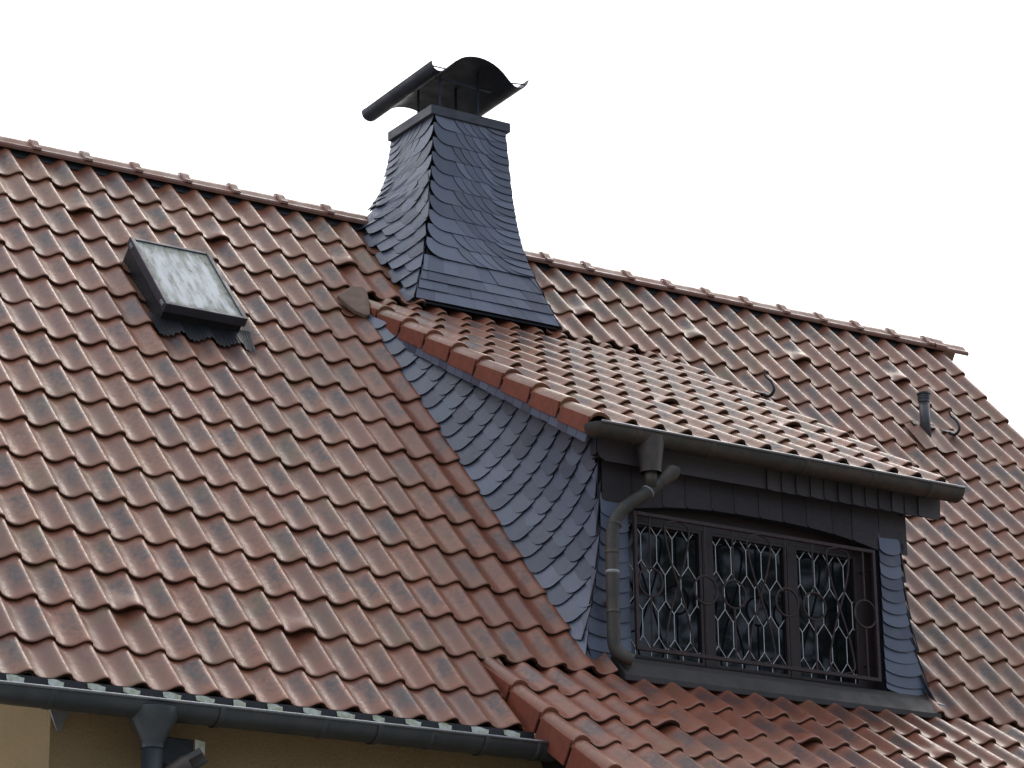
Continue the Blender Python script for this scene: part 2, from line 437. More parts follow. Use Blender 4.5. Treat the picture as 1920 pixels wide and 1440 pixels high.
# walls
mb = MB()
def wallbox(x0, x1, y0, y1, z1): mb.bx(x0, x1, y0, y1, GROUND - .3, z1)
wallbox(-1.03, 1.95, -3.80, -3.50, -4.42)
# gable shaped side walls
for x0, x1 in ((-1.03, -.73), (8.25, 8.52)):
    pr = [(x0, -3.499, GROUND - .3), (x0, 3.5, GROUND - .3), (x0, 3.5, -4.15), (x0, 0, -.35), (x0, -3.499, -4.16)]
    mb.prism(pr, (x1 - x0, 0, 0))
wallbox(1.95, 8.25, -5.05, -4.80, -5.22)
wallbox(1.95, 2.25, -4.799, -3.50, -5.15)
wallbox(7.95, 8.25, -4.799, -3.50, -5.15)
wallbox(-.73, 8.25, 3.2, 3.5, -4.2)
mb.build('wall', M['render'], house)
# dark boarded cheek under the skirt verge
mb = MB()
q = [SKIRT.p(.03, .25, -.12), SKIRT.p(.03, 6.6 * L, -.12), SKIRT.p(.03, 6.6 * L, -.34), Vector((1.83, -4.0, -4.80))]
mb.prism(q, (.10, 0, 0))
mb.build('bargeboard', M['black'], house)
# skirt verge tiles: roll and hanging flap
def verge_tile(pl, uo, r, parent, wroll=.145, drop=.115, red=.9, roll_t=True, tone=.2):
    mb = MB(); mb.cur = (random.random(), random.random() * .4, tone)
    us = [i / 7 for i in range(8)]
    prof = [(0, -.040), (.05, -.024), (.14, -.006), (.30, .008), (.5, .013), (.70, .009), (.88, -.001), (1.0, -.010)]
    ss = [-.04, L * .5, L - .010, L - .003, L]
    dr = {L - .003: -.0015, L: -.005}
    rows = [[pl.p(uo - wroll + u * wroll, (r - 1) * L + s, h + lerp(-.027, .0, s / L) + dr.get(s, 0) + .004) for u, h in prof] for s in ss]
    mb.grid(rows, [[(.40 + .5 * u, s / L * .6 + .3) for u, h in prof] for s in ss])
    mb.grid([rows[-1], [q - pl.N * .020 for q in rows[-1]]], [[(.8, 1) for _ in prof]] * 2)
    o = mb.build('verge_tile', M['tile'], parent, smooth=True, fix=False)
    mb = MB()
    x = uo - wroll
    p0, p1 = pl.p(x - .001, (r - 1) * L + .012, -.048), pl.p(x - .009, r * L - .004, -.024)
    q0, q1 = pl.p(x - .001, (r - 1) * L + .012, -.048 - drop + .012), pl.p(x - .009, r * L - .004, -.024 - drop)
    t = Vector((.014, 0, 0))
    i = [mb.vert(z) for z in (p0, p1, q1, q0, p0 + t, p1 + t, q1 + t, q0 + t)]
    for f in ((0, 1, 2, 3), (7, 6, 5, 4), (0, 4, 5, 1), (1, 5, 6, 2), (2, 6, 7, 3), (3, 7, 4, 0)): mb.face(*[i[k] for k in f])
    mb.build('flap', M['verge'], o, bevel=.003)
    return o
for r in range(1, 8): verge_tile(SKIRT, 0.0, r, house, wroll=.11, drop=.15, tone=.45)
# eave drip sheet with a small pale patch at each tile column
mb = MB(); mb.box((C0 * W, -4.020, -4.550), (1.72 - C0 * W, 0, 0), (0, -.066, -.004), (0, 0, .002)); mb.box((C0 * W, -4.086, -4.552), (1.72 - C0 * W, 0, 0), (0, -.006, -.060), (0, .002, 0))
drip = mb.build('drip_sheet', M['black'], house)
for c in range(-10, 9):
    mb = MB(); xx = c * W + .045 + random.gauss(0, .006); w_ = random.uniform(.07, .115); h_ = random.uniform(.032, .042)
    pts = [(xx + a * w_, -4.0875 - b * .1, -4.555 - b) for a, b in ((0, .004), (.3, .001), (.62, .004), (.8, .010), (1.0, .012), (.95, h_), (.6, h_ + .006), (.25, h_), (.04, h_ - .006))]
    mb.prism(pts, (0, -.004, .0)); mb.build('pale_patch', M['pale_mottled'], drip)

# ------------------------------------------------------------------ slates
def slate(mb, S, pts, lift, th=.0080, jit=.0012):
    """one slate: outline pts in surface coordinates, lift(u, v) = height of its upper face"""
    mb.cur = (random.random(), random.random(), 0)
    tw = [random.gauss(0, jit) for _ in range(3)]
    uc = sum(p[0] for p in pts) / len(pts); vc = sum(p[1] for p in pts) / len(pts)
    top, bot = [], []
    for u, v in pts:
        P, N = S(u, v); h = lift(u, v) + tw[0] + tw[1] * (u - uc) * 8 + tw[2] * (v - vc) * 8
        top.append(P + N * h); bot.append(P + N * (h - th))
    a = [mb.vert(p) for p in top]; n = len(a)
    P, N = S(uc, vc); ctr = mb.vert(sum(top, Vector()) / n)
    mb.cur = (mb.cur[0], mb.cur[1], 1.0)  # edge skirt takes the painted shadow tone
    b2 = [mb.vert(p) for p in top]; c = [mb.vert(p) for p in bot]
    for i in range(n): mb.face(a[i], a[(i + 1) % n], ctr)
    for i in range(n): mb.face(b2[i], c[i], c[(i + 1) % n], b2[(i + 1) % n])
def surf(f, flip=1.0):
    def S(u, v):
        e = .004; P = f(u, v); a = f(u + e, v) - f(u - e, v); b = f(u, v + e) - f(u, v - e)
        return P, a.cross(b).normalized() * flip
    return S

# chimney -----------------------------------------------------------
X0 = 3.595
HX = [(-.85, .64), (-.77, .607), (-.70, .580), (-.60, .540), (-.50, .501), (-.40, .464), (-.30, .434), (-.20, .408), (-.10, .390), (0, .375), (.15, .357), (.30, .341), (.45, .328), (.60, .316), (.76, .304)]
YF = [(-.85, -.73), (-.77, -.700), (-.70, -.682), (-.60, -.656), (-.50, -.629), (-.40, -.600), (-.30, -.575), (-.20, -.552), (-.10, -.534), (0, -.522), (.15, -.506), (.30, -.495), (.45, -.49), (.60, -.486), (.76, -.482)]
YB = .10
zroof = lambda y: -abs(y) * math.tan(TH)
def hx(z): return interp(HX, z)
def yf(z): return interp(YF, z)
up_ = lambda z: .305 + .085 * (.75 - z)
FL = [(-.1, .20), (.0, .178), (.0625, .152), (.133, .12), (.203, .09), (.271, .061), (.343, .04), (.417, .022), (.497, .013), (.584, .006), (.75, 0)]
def side_x(y, z):
    h = z - zroof(min(0, y)) if y < 0 else z
    g = 1 + .36 * max(0, min(1, (y + .70) / .75))
    return up_(z) + interp(FL, h) * g
front_s = surf(lambda u, v: Vector((X0 + u * hx(v), yf(v), v)), 1.0)
def side_s(sg):
    return surf(lambda u, v: Vector((X0 + sg * side_x(lerp(yf(v), YB, u), v), lerp(yf(v), YB, u), v)), 1.0 if sg > 0 else -1.0)
def side_ab(sg):
    def f(a, b):
        y = -a * math.cos(TH) - b * math.sin(TH); z = -a * math.sin(TH) + b * math.cos(TH)
        return Vector((X0 + sg * side_x(y, z), y, z))
    return surf(f, -1.0 if sg > 0 else 1.0)
chimney = thing('chimney', 'slate clad chimney with a flared foot straddling the ridge', 'chimney')
# core
mb = MB()
zs = [-.80, -.7, -.6, -.5, -.4, -.3, -.2, -.1, 0, .15, .3, .45, .60, .76]
mb.grid([[Vector((X0 + lerp(-1, 1, i / 6) * (hx(z) - .012), yf(z) + .012, z)) for i in range(7)] for z in zs])
for sg in (-1, 1):
    rows = []
    for z in zs:
        y1 = YB
        rows.append([Vector((X0 + sg * (side_x(lerp(yf(z) + .012, y1, i / 10), z) - .012), lerp(yf(z) + .012, y1, i / 10), z)) for i in range(11)])
    mb.grid(rows)
mb.grid([[Vector((X0 + lerp(-1, 1, i / 4) * (side_x(YB, z) - .012), YB, z)) for i in range(5)] for z in zs])
mb.build('core', M['slate_dark'], chimney, smooth=False)
# arched old german slates on the front
def arc_row(mb, S, v0, v1, us, uend, mirror=False, lift_top=.001, last_split=True, um=1.0):
    """slates of one row; each has a long curved leading edge leaning into the row"""
    hgt = v1 - v0; n = len(us)
    F = (lambda u: -u) if mirror else (lambda u: u)
    for i, u0 in enumerate(us):
        u1 = us[i + 1] if i + 1 < n else uend
        w0 = (u1 - u0)
        lean = um * random.gauss(1.0, .03)
        steps = 9; arc = []
        for q in range(steps + 1):
            if i:
                t = R(10) + q / steps * R(52)
                arc.append((u0 + lean * (math.cos(R(10)) - math.cos(t)) / (math.cos(R(10)) - math.cos(R(62))), v1 + .012 - (hgt + .026) * (math.sin(t) - math.sin(R(10))) / (math.sin(R(62)) - math.sin(R(10)))))
            else:
                t = q / steps * math.pi / 2
                arc.append((u0 + lean * 1.15 * (1 - math.cos(t)), v1 - (hgt + .012) * math.sin(t)))
        ue = min(uend, u1 + lean * 1.15)
        pts = [(min(uend, a), b) for a, b in arc] + [(ue, v0 - .012), (ue, v1 + .03), (u0 if i else us[0], v1 + .03)]
        pts = [(F(a), b) for a, b in pts]
        span = max(.05, ue - u0)
        def lift(u, v, u0=u0, span=span, v0=v0, v1=v1):
            uu = (F(u) - u0) / span
            return lift_top + .010 * (1 - (v - v0) / (v1 - v0 + .03)) + .009 * (1 - uu)
        slate(mb, S, pts, lift, jit=.0003)
mb = MB()
rows = [.70 - i * .122 for i in range(10)]
zt = .78
rows = [zt] + [zt - .105 - i * .1185 for i in range(10)]
for k in range(10):
    v1, v0 = rows[k], rows[k + 1]
    v0 = max(v0, -.47)
    if v1 - v0 < .03: continue
    o = random.uniform(-.04, .04) + (.05 if k % 2 else 0)
    us = [-1.02, -.50 + o, -.28 + o, -.06 + o, .16 + o]
    arc_row(mb, front_s, v0, v1, us, 1.0, um=.34)
    # short double height end slates on the right
    for half in (0, 1):
        hh = (v1 - v0) / 2; a1 = v1 - half * hh; a0 = a1 - hh
        ul = .42 + o * .5 + (.02 if half else -.02)
        pts = []
        for q in range(8):
            t = q / 7 * math.pi / 2
            pts.append((ul + .42 * (1 - math.cos(t)), a1 + .012 - (hh + .016) * math.sin(t)))
        pts += [(1.015, a0 - .004), (1.015, a1 + .03), (ul, a1 + .03)]
        slate(mb, front_s, pts, lambda u, v, a0=a0, a1=a1: .011 + .008 * (1 - (v - a0) / (a1 - a0)) + .003 * (1 - u), jit=.0003)
# straight bands on the flared foot
bands = [-.425, -.525, -.605, -.685, -.775]
for k in range(4):
    v1, v0 = bands[k], bands[k + 1]
    u = -1.0 + random.uniform(-.2, 0)
    while u < 1.0:
        wd = random.uniform(.20, .34); a, b_ = max(-1.01, u), min(1.01, u + wd)
        sl = lambda q: .02 + .13 * max(0, min(1, (q + .3) / .5))
        pts = [(a, v1 + .035), (min(1.01, a + sl(a)), v0 - .006), (min(1.01, b_ + sl(b_)), v0 - .006), (b_, v1 + .035)]
        slate(mb, front_s, pts, lambda u, v, v0=v0, v1=v1, rj=random.uniform(.0005, .005): rj + .010 * (1 - (v - v0) / (v1 - v0 + .035)), jit=.0004)
        u += wd
mb.build('front_cladding', M['slate'], chimney, fix=False)
# the sides: arched slates above, scalloped slates on the flare
for sg in (-1, 1):
    mb = MB(); S = side_s(sg)
    rows = [.78, .655, .53, .41, .29, .17]
    for k in range(5):
        v1, v0 = rows[k], rows[k + 1]
        o = random.uniform(-.03, .03) + (.05 if k % 2 else 0)
        us = [-.015, .22 + o, .37 + o, .50 + o, .62 + o]
        arc_row(mb, S, v0, v1, us, 1.0, um=.30)
        for half in (0, 1):
            hh = (v1 - v0) / 2; a1 = v1 - half * hh; a0 = a1 - hh; ul = .70 + o * .4
            pts = [(ul + .26 * (1 - math.cos(q / 7 * math.pi / 2)), a1 + .012 - (hh + .016) * math.sin(q / 7 * math.pi / 2)) for q in range(8)]
            pts += [(1.04, a0 - .004), (1.04, a1 + .03), (ul, a1 + .03)]
            slate(mb, S, pts, lambda u, v, a0=a0, a1=a1: .011 + .008 * (1 - (v - a0) / (a1 - a0)) + .003 * (1 - u))
    S = side_ab(sg)
    da, db = .128, .112
    k = -4 if sg < 0 else 0
    while True:
        a = .03 + k * da
        if a > 1.12: break
        b0 = -.055 + (.045 if k % 2 else 0)
        j = 0
        while True:
            bb = b0 + j * db
            if bb > 1.0: break
            y = -a * math.cos(TH) - bb * math.sin(TH); z = -a * math.sin(TH) + bb * math.cos(TH)
            j += 1
            if z > (.18 if sg < 0 else -.15) or y > .05: continue
            if a < -.03 and z < .0: continue
            if y < yf(z) - .005: continue
            pts = []
            w1 = db + .045
            a1, a0 = a + .012, a - da - .05
            rr = .045
            pts = [(a0, bb), (a1 - rr, bb)] + [(a1 - rr + rr * math.sin(t), bb + rr - rr * math.cos(t)) for t in (R(30), R(60), R(90))] + [(a1, bb + w1 - .012), (a1 - .012, bb + w1), (a0, bb + w1)]
            # trim at the front corner
            q = []
            for aa, b2 in pts:
                for _ in range(14):
                    yy = -aa * math.cos(TH) - b2 * math.sin(TH); zz = -aa * math.sin(TH) + b2 * math.cos(TH)
                    if yy < yf(zz) - .006: b2 -= .008
                    else: break
                yy = -aa * math.cos(TH) - b2 * math.sin(TH)
                if yy > YB: aa = (-YB - b2 * math.sin(TH)) / math.cos(TH)
                q.append((aa, b2))
            slate(mb, S, q, lambda u, v, a=a, bb=bb: .003 + .016 * ((u - (a - da - .05)) / (da + .06)) + .007 * (1 - (v - bb) / .14))
        k += 1
    mb.build('side_cladding', M['slate'], chimney, fix=False)
mb = MB(); mb.bx(X0 - .347, X0 + .345, -.508, .118, .763, .836)
mb.build('cap_slab', M['slab'], chimney, bevel=.004)
mb = MB(); mb.bx(X0 - .318, X0 + .318, YB - .003, YB + .018, .2, .762)
mb.build('back_cladding', M['slate'], chimney)
for q in (-.12, .14):
    mb = MB(); mb.tube([(X0 + q, -.2, .83), (X0 + q, -.2, .90)], .09, 14); mb.build('flue', M['black'], chimney)

# cowl --------------------------------------------------------------
cowl = thing('chimney_cowl', 'dark arched sheet metal hood with rolled side edges on four legs over the chimney', 'chimney hood')
CP = [(3.160, 1.108), (3.163, 1.085), (3.172, 1.062), (3.190, 1.046), (3.214, 1.037), (3.240, 1.037), (3.264, 1.046), (3.288, 1.064), (3.325, 1.101), (3.373, 1.148), (3.426, 1.186), (3.46, 1.203), (3.495, 1.214), (3.535, 1.222), (3.58, 1.225), (3.625, 1.222), (3.662, 1.215), (3.71, 1.199), (3.75, 1.177), (3.785, 1.152), (3.820, 1.119), (3.855, 1.086), (3.885, 1.068), (3.915, 1.062), (3.945, 1.066), (3.975, 1.082), (4.000, 1.112), (4.016, 1.150)]
mb = MB()
y0, y1 = -.65, .36
tk = .006
def cofs(i, d):
    a = Vector(CP[max(0, i - 1)]); b = Vector(CP[min(len(CP) - 1, i + 1)]); t = (b - a).normalized()
    return CP[i][0] - t.y * d, CP[i][1] + t.x * d
top = [cofs(i, tk) for i in range(len(CP))]
mb.grid([[Vector((a, y, b - (.030 * (y - y0)))) for a, b in CP] for y in (y0, -.2, y1)])
mb.grid([[Vector((a, y, b - (.030 * (y - y0)))) for a, b in top] for y in (y0, -.2, y1)])
for y in (y0, y1):
    mb.grid([[Vector((a, y, b - (.030 * (y - y0)))) for a, b in CP], [Vector((a, y, b - (.030 * (y - y0)))) for a, b in top]])
for i in (0, -1):
    mb.grid([[Vector((CP[i][0], y, CP[i][1] - (.030 * (y - y0)))) for y in (y0, y1)], [Vector((top[i][0], y, top[i][1] - (.030 * (y - y0)))) for y in (y0, y1)]])
mb.build('hood', M['cowl'], cowl, smooth=True)
for lx, ly in ((3.36, -.45), (3.69, -.45), (3.36, -.14), (3.69, -.14)):
    mb = MB(); zt_ = interp([(a, b) for a, b in CP], lx) + .002
    mb.box((lx - .009, ly - .003, .835), (.018, 0, 0), (0, .006, 0), (0, 0, zt_ - .845))
    mb.bx(lx - .02, lx + .02, ly - .045, ly - .004, .8365, .842)
    mb.build('leg', M['cowl'], cowl)
for (a, b) in (((3.163, 1.083), (3.308, 1.085)), ((3.842, 1.100), (4.002, 1.122))):
    for yy in (y0 + .03, y1 - .03):
        mb = MB(); mb.tube([(a[0], yy, a[1]), (b[0], yy, b[1])], .005, 6); mb.build('tie_rod', M['cowl'], cowl)
for yy in (-.465,):
    mb = MB(); mb.bx(3.32, 3.80, yy, yy + .025, 1.075, 1.088); mb.build('cross_bar', M['cowl'], cowl)

# ------------------------------------------------------------------ dormer
dormer = thing('dormer', 'shed dormer with slate cheeks and a shallow pantile roof over a wide barred window', 'dormer')
XC, XF, YW = 2.615, 4.930, -3.45            # cheek, right corner, front wall
NR, NCD = 9, 13
cells = []
def lift0(s): return .035 * (1 - s / L)
DV = {(6, 6), (11, 6)}
for r in range(0, NR + 1):
    for c in range(1, NCD + 1):
        rd = max(0, random.gauss(.05, .08))
        if r == 0 and 2 < c < 9: rd = .7
        if (c, r) in DV: continue
        cells.append((c, r, dict(red=rd, lift=lift0 if r == 0 else None)))
field('roof', DORM, cells, dormer)
for c, r in sorted(DV): vent_tile(DORM, c, r, dormer, .1, .040)
for r in range(1, NR + 1): verge_tile(DORM, 0.0, r, dormer, wroll=.135, drop=.105, tone=.05)
mb = MB()
mb.box(DORM.p(-.12, -.4, -.075), DORM.X * (NCD * W + .10), DORM.V * (NR * L + .36), -DORM.N * .05)
mb.build('roof_deck', M['deck'], dormer)
# mortar saddle where the verge meets the main roof
mb = MB()
q = [MAIN.p(u, v * L, h) for u, v, h in ((2.28, 3.50, .010), (2.36, 3.28, .018), (2.43, 3.12, .030), (2.52, 3.10, .040), (2.53, 3.25, .045), (2.49, 3.70, .045), (2.44, 4.15, .030), (2.41, 4.18, .020), (2.35, 4.02, .012), (2.31, 3.76, .008))]
mb.prism(q, -MAIN.N * .03)
mb.build('mortar_saddle', M['mortar'], dormer, bevel=.006)
# verge board with slate strip
mb = MB()
for i in range(27):
    v0 = .22 + i * .112
    if v0 > NR * L - .06: break
    mb.cur = (random.random(), .5, 0)
    p = DORM.p(-.132, v0, -.105); mb.box(p, DORM.V * .108, -DORM.N * (.078 + random.gauss(0, .002)), Vector((.010 - .004 * (i % 2), 0, 0)))
mb.build('verge_slate_strip', M['slate'], dormer)
mb = MB()
mb.box(DORM.p(-.120, .22, -.10), DORM.V * (NR * L - .35), -DORM.N * .070, Vector((.12, 0, 0)))
mb.build('verge_board', M['black'], dormer)
# left cheek: curved down to the main roof
def cheek_x(h, x0, sg): return x0 + sg * (-.150) * max(0, 1 - h / .55) ** 2.0
def cheek_surf(x0, sg):
    def f(a, b):
        return Vector((cheek_x(b, x0, sg), -a * math.cos(TH) - b * math.sin(TH), -a * math.sin(TH) + b * math.cos(TH)))
    return surf(f, 1.0 if sg > 0 else -1.0)
def dorm_z(y): return DORM.o.z + (y - DORM.o.y) * math.tan(PH)
for x0, sg in ((XC, 1), (XF, -1)):
    S = cheek_surf(x0, sg)
    # backing
    mb = MB(); rows = []
    for i in range(30):
        a = 1.0 + i * .148
        row = []
        for jx in range(16):
            b = jx / 15 * 1.35
            y = -a * math.cos(TH) - b * math.sin(TH)
            aa, bb = a, b
            if y < YW: bb = max(0, (-YW - a * math.cos(TH)) / math.sin(TH))
            z = -aa * math.sin(TH) + bb * math.cos(TH); y = -aa * math.cos(TH) - bb * math.sin(TH)
            while z > dorm_z(y) - .13 and bb > -.02:
                bb -= .01; z = -aa * math.sin(TH) + bb * math.cos(TH); y = -aa * math.cos(TH) - bb * math.sin(TH)
            P, N = S(aa, max(-.03, bb)); row.append(P - N * .012)
        rows.append(row)
    mb.grid(rows); mb.build('cheek_boarding', M['slate_dark'], dormer)
    mb = MB()
    da, db = .166, .098
    for k in range(30):
        a = 1.34 + k * da
        if a > 5.45: break
        bb = -.02
        first = True
        while bb < 1.5:
            w_ = random.uniform(.085, .108) if not first else random.uniform(.10, .13)
            y = -a * math.cos(TH) - (bb + w_) * math.sin(TH); z = -a * math.sin(TH) + bb * math.cos(TH)
            if -(a - da) * math.cos(TH) - bb * math.sin(TH) < YW - .005 and y < YW - .09: break
            if z > dorm_z(y + w_ * math.sin(TH)) - .10: break
            a1, a0 = a + .014 + random.gauss(0, .003), a - da - .07
            rr = .074
            w1 = w_ + .05
            pts = [(a0, bb), (a1 - rr, bb)] + [(a1 - rr + rr * math.sin(t), bb + rr - rr * math.cos(t)) for t in (R(22), R(45), R(68), R(90))] + [(a1, bb + w1 - .02), (a1 - .02, bb + w1), (a0, bb + w1)]
            q = []
            for aa, b2 in pts:
                b3 = min(b2, max(-.03, (-YW + .008 - aa * math.cos(TH)) / math.sin(TH)))
                for _ in range(40):
                    yy = -aa * math.cos(TH) - b3 * math.sin(TH); zz = -aa * math.sin(TH) + b3 * math.cos(TH)
                    if zz > dorm_z(yy) - .10: b3 -= .01
                    else: break
                q.append((aa, b3))
            if max(p[1] for p in q) - min(p[1] for p in q) > .02:
                slate(mb, S, q, lambda u, v, a=a, bb=bb, w1=w1: .004 + .023 * ((u - (a - da - .07)) / (da + .08)) + .011 * (1 - (v - bb) / w1))
            bb += w_; first = False
    mb.build('cheek', M['slate'], dormer, fix=False)
# front wall around an arched opening
OX0, OX1, OZ0 = 2.80, 4.770, -3.905
def arch(x):
    t = (x - (OX0 + OX1) / 2) / ((OX1 - OX0) / 2)
    return -2.985 + .085 * (1 - abs(t) ** 2.6)
mb = MB()
N_ = 28
xs = [OX0 + (OX1 - OX0) * i / N_ for i in range(N_ + 1)]
for yy in (YW + .012,):
    mb.grid([[Vector((x, yy, arch(x))) for x in xs], [Vector((x, yy, -2.50)) for x in xs]])
mb.grid([[Vector((x, YW + .012, arch(x))) for x in xs], [Vector((x, YW + .17, arch(x))) for x in xs]])
hh_ = lambda z: -math.sin(TH) * YW + math.cos(TH) * z
zs_ = [-4.06, -3.98, -3.92, -3.85, -3.78, -3.7, -3.6, -3.5, -3.3, -2.5]
mb.grid([[Vector((cheek_x(max(-.05, hh_(z)), XC, 1) + .004, YW + .012, z)) for z in zs_], [Vector((OX0, YW + .012, z)) for z in zs_]])
mb.grid([[Vector((OX1, YW + .012, z)) for z in zs_], [Vector((cheek_x(max(-.05, hh_(z)), XF, -1) - .004, YW + .012, z)) for z in zs_]])
for x in (OX0, OX1): mb.quad((x, YW + .012, OZ0), (x, YW + .17, OZ0), (x, YW + .17, arch(x)), (x, YW + .012, arch(x)))
mb.build('front_wall', M['slate_dark'], dormer)
fw_s = surf(lambda u, v: Vector((u, YW, v)), 1.0)
def scallop_col(mb, x0f, x1f, z0, z1, h, S=fw_s, lean=.5):
    z = z1; k = 0
    while z > z0:
        b = max(z0, z - h); xa, xb = x0f(b), x1f(b); wd = xb - xa
        n = 10; pts = []
        for i in range(n + 1):
            t = i / n; dz = .030 * (1 - (2 * t - 1) ** 2) ** .8 if k % 2 == 0 else .026 * math.sin(math.pi * min(1, t * 1.0)) ** .7
            pts.append((lerp(xa, xb, t), b + .018 - dz))
        pts += [(x1f(z), z + .05), (x0f(z), z + .05)]
        slate(mb, S, pts, lambda u, v, b=b, z=z: .002 + .015 * (1 - (v - b) / (z - b + .05)))
        z -= h; k += 1
# right jamb
def jl(z): return OX1 - .004
def jr(z): return cheek_x(max(-.03, hh_(z)), XF, -1) + .010
mb = MB(); scallop_col(mb, jl, jr, -3.895, -2.92, .078)
mb.build('jamb_cladding', M['slate'], dormer, fix=False)
mb = MB(); scallop_col(mb, lambda z: cheek_x(max(-.03, hh_(z)), XC, 1) - .012, lambda z: OX0 + .004, -3.96, -2.96, .092)
mb.build('jamb_cladding', M['slate'], dormer, fix=False)
# slates above the opening
mb = MB()
x = XC + .004
while x < OX1 + .05:
    w_ = random.uniform(.16, .26)
    ar = lambda q: arch(min(OX1, max(OX0, q))) - .006 + (.03 if q < OX0 - .02 else 0)
    slate(mb, fw_s, [(x, ar(x) + .012)] + [(x + w_ * q, ar(x + w_ * q)) for q in (.12, .35, .6, .8, 1.0)] + [(x + w_, -2.60), (x, -2.60)], lambda u, v, x=x, w_=w_: .006 + .003 * (1 - (u - x) / w_), jit=.0003)
    x += w_ * .97
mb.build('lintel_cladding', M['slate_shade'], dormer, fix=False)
# fascia under the gutter: slates with curved edges, smooth board on the left half
fas_s = surf(lambda u, v: Vector((u, -3.535, v)), 1.0)
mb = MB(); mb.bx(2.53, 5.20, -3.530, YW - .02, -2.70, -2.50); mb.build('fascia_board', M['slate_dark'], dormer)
mb = MB()
mb.cur = (.35, .5, 0)
FB = -2.742
x = 2.535
slate(mb, fas_s, [(2.535, -2.52), (2.535, FB + .05), (2.55, FB + .02), (2.59, FB), (3.85, FB), (3.85, -2.52)], lambda u, v: .008, jit=0)
x = 3.80
while x < 5.16:
    w_ = random.uniform(.105, .118)
    last = x + w_ > 5.12
    xe = 5.235 if last else x + w_ + .03
    arc = [(x + .028 - .028 * math.sin(q / 6 * math.pi * .5 + .3), lerp(-2.52, FB - .002, q / 6)) for q in range(7)]
    pts = arc + [(x + .05, FB - .008), (xe - (.03 if last else 0), FB - .006), (xe - (.008 if last else 0), FB + .03), (xe, -2.52)]
    slate(mb, fas_s, pts, lambda u, v, x=x: .012 + .012 * (1 - (u - x) / .15))
    if last: break
    x += w_
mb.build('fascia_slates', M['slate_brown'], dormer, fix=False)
mb = MB(); mb.bx(2.56, 5.19, -3.529, YW + .012, -2.712, -2.700); mb.build('soffit', M['black'], dormer)
# sill sheet
mb = MB()
sill = [(2.66, YW - .012, -3.898), (2.66, YW - .075, -3.945), (2.66, YW - .145, -4.035), (2.66, YW - .145, -4.07), (2.66, YW + .02, -4.07), (2.66, YW + .02, -3.898)]
mb.prism(sill, (2.43, 0, 0))
mb.build('sill_apron', M['sill'], dormer, bevel=.004)
mb = MB()
mb.prism([(5.0925, YW - .012, -3.898), (5.0925, YW - .075, -3.945), (5.18, YW - .095, -3.962), (5.0925, YW + .01, -3.90)], (0, 0, -.01))
mb.build('sill_end', M['zinc_pale'], dormer)
# window
win = MB()
WY = YW + .10
def fr(mbx, x0, x1, z0, z1, y0=WY, d=.06): mbx.bx(x0, x1, y0, y0 + d, z0, z1)
fr(win, OX0 - .04, OX0 + .005, OZ0, -2.95); fr(win, OX1 - .115, OX1, OZ0, -2.95); fr(win, OX0 + .005, OX1 - .115, OZ0, OZ0 + .035)
win.prism([(x, WY, -3.02) for x in (OX0 + .005, OX1 - .115)] + [(x, WY, arch(x) + .01) for x in reversed([q for q in xs if OX0 + .005 <= q <= OX1 - .115])], (0, .06, 0))
window = win.build('window', M['brown_wood'], dormer, bevel=.003)
panes = [(OX0 + .005, 3.430), (3.490, 4.090), (4.150, OX1 - .115)]
for (a, b) in ((3.430, 3.490), (4.090, 4.150)):
    mb = MB(); fr(mb, a, b, OZ0 + .035, -3.02, WY - .012, .07); mb.build('mullion', M['brown_wood'], window, bevel=.003)
PZ0, PZ1 = OZ0 + .058, -3.040
for a, b in panes:
    mb = MB()
    fr(mb, a + .002, a + .022, OZ0 + .037, -3.022, WY - .008, .05); fr(mb, b - .024, b - .002, OZ0 + .037, -3.022, WY - .008, .05)
    fr(mb, a + .022, b - .024, OZ0 + .037, PZ0, WY - .008, .05); fr(mb, a + .022, b - .024, PZ1, -3.022, WY - .008, .05)
    mb.build('sash', M['brown_wood'], window, bevel=.002)
    mb = MB(); mb.bx(a + .020, b - .022, WY + .014, WY + .020, PZ0 - .004, PZ1 + .004); mb.build('pane', M['glass'], window)
    # lead cames: stretched honeycomb
    mb = MB(); xa, xb = a + .022, b - .024; sx = .118; hp = .234; vl = .158
    def seg(p, q):
        (x0, z0), (x1, z1) = p, q
        def clip(lo, hi, c0, c1, t):
            if abs(c1 - c0) < 1e-9: return t if lo <= c0 <= hi else None
            s0, s1 = (lo - c0) / (c1 - c0), (hi - c0) / (c1 - c0)
            s0, s1 = min(s0, s1), max(s0, s1)
            t = (max(t[0], s0), min(t[1], s1)); return t if t[0] < t[1] else None
        t = clip(xa, xb, x0, x1, (0, 1))
        t = t and clip(PZ0, PZ1, z0, z1, t)
        if not t: return
        A = (lerp(x0, x1, t[0]), WY + .012, lerp(z0, z1, t[0])); B = (lerp(x0, x1, t[1]), WY + .012, lerp(z0, z1, t[1]))
        mb.tube([A, B],  .0026, 5, cap=False)
    ztop = PZ1 - .055
    for lev in range(-1, 5):
        zc1 = ztop - lev * hp + .0; zc0 = zc1 - vl
        for i in range(-1, 8):
            x = xa + .035 + i * sx + (sx / 2 if lev % 2 else 0)
            seg((x, zc1), (x, zc0)); zn = zc1 - hp
            seg((x, zc0), (x - sx / 2, zn)); seg((x, zc0), (x + sx / 2, zn))
    mb.build('lead_cames', M['lead'], window)
mb = MB(); mb.bx(XC + .05, XF - .05, WY + .12, WY + .14, -4.0, -2.7); mb.build('dark_backing', M['black'], dormer)  # black sheet added to stand for the dark interior behind the glass

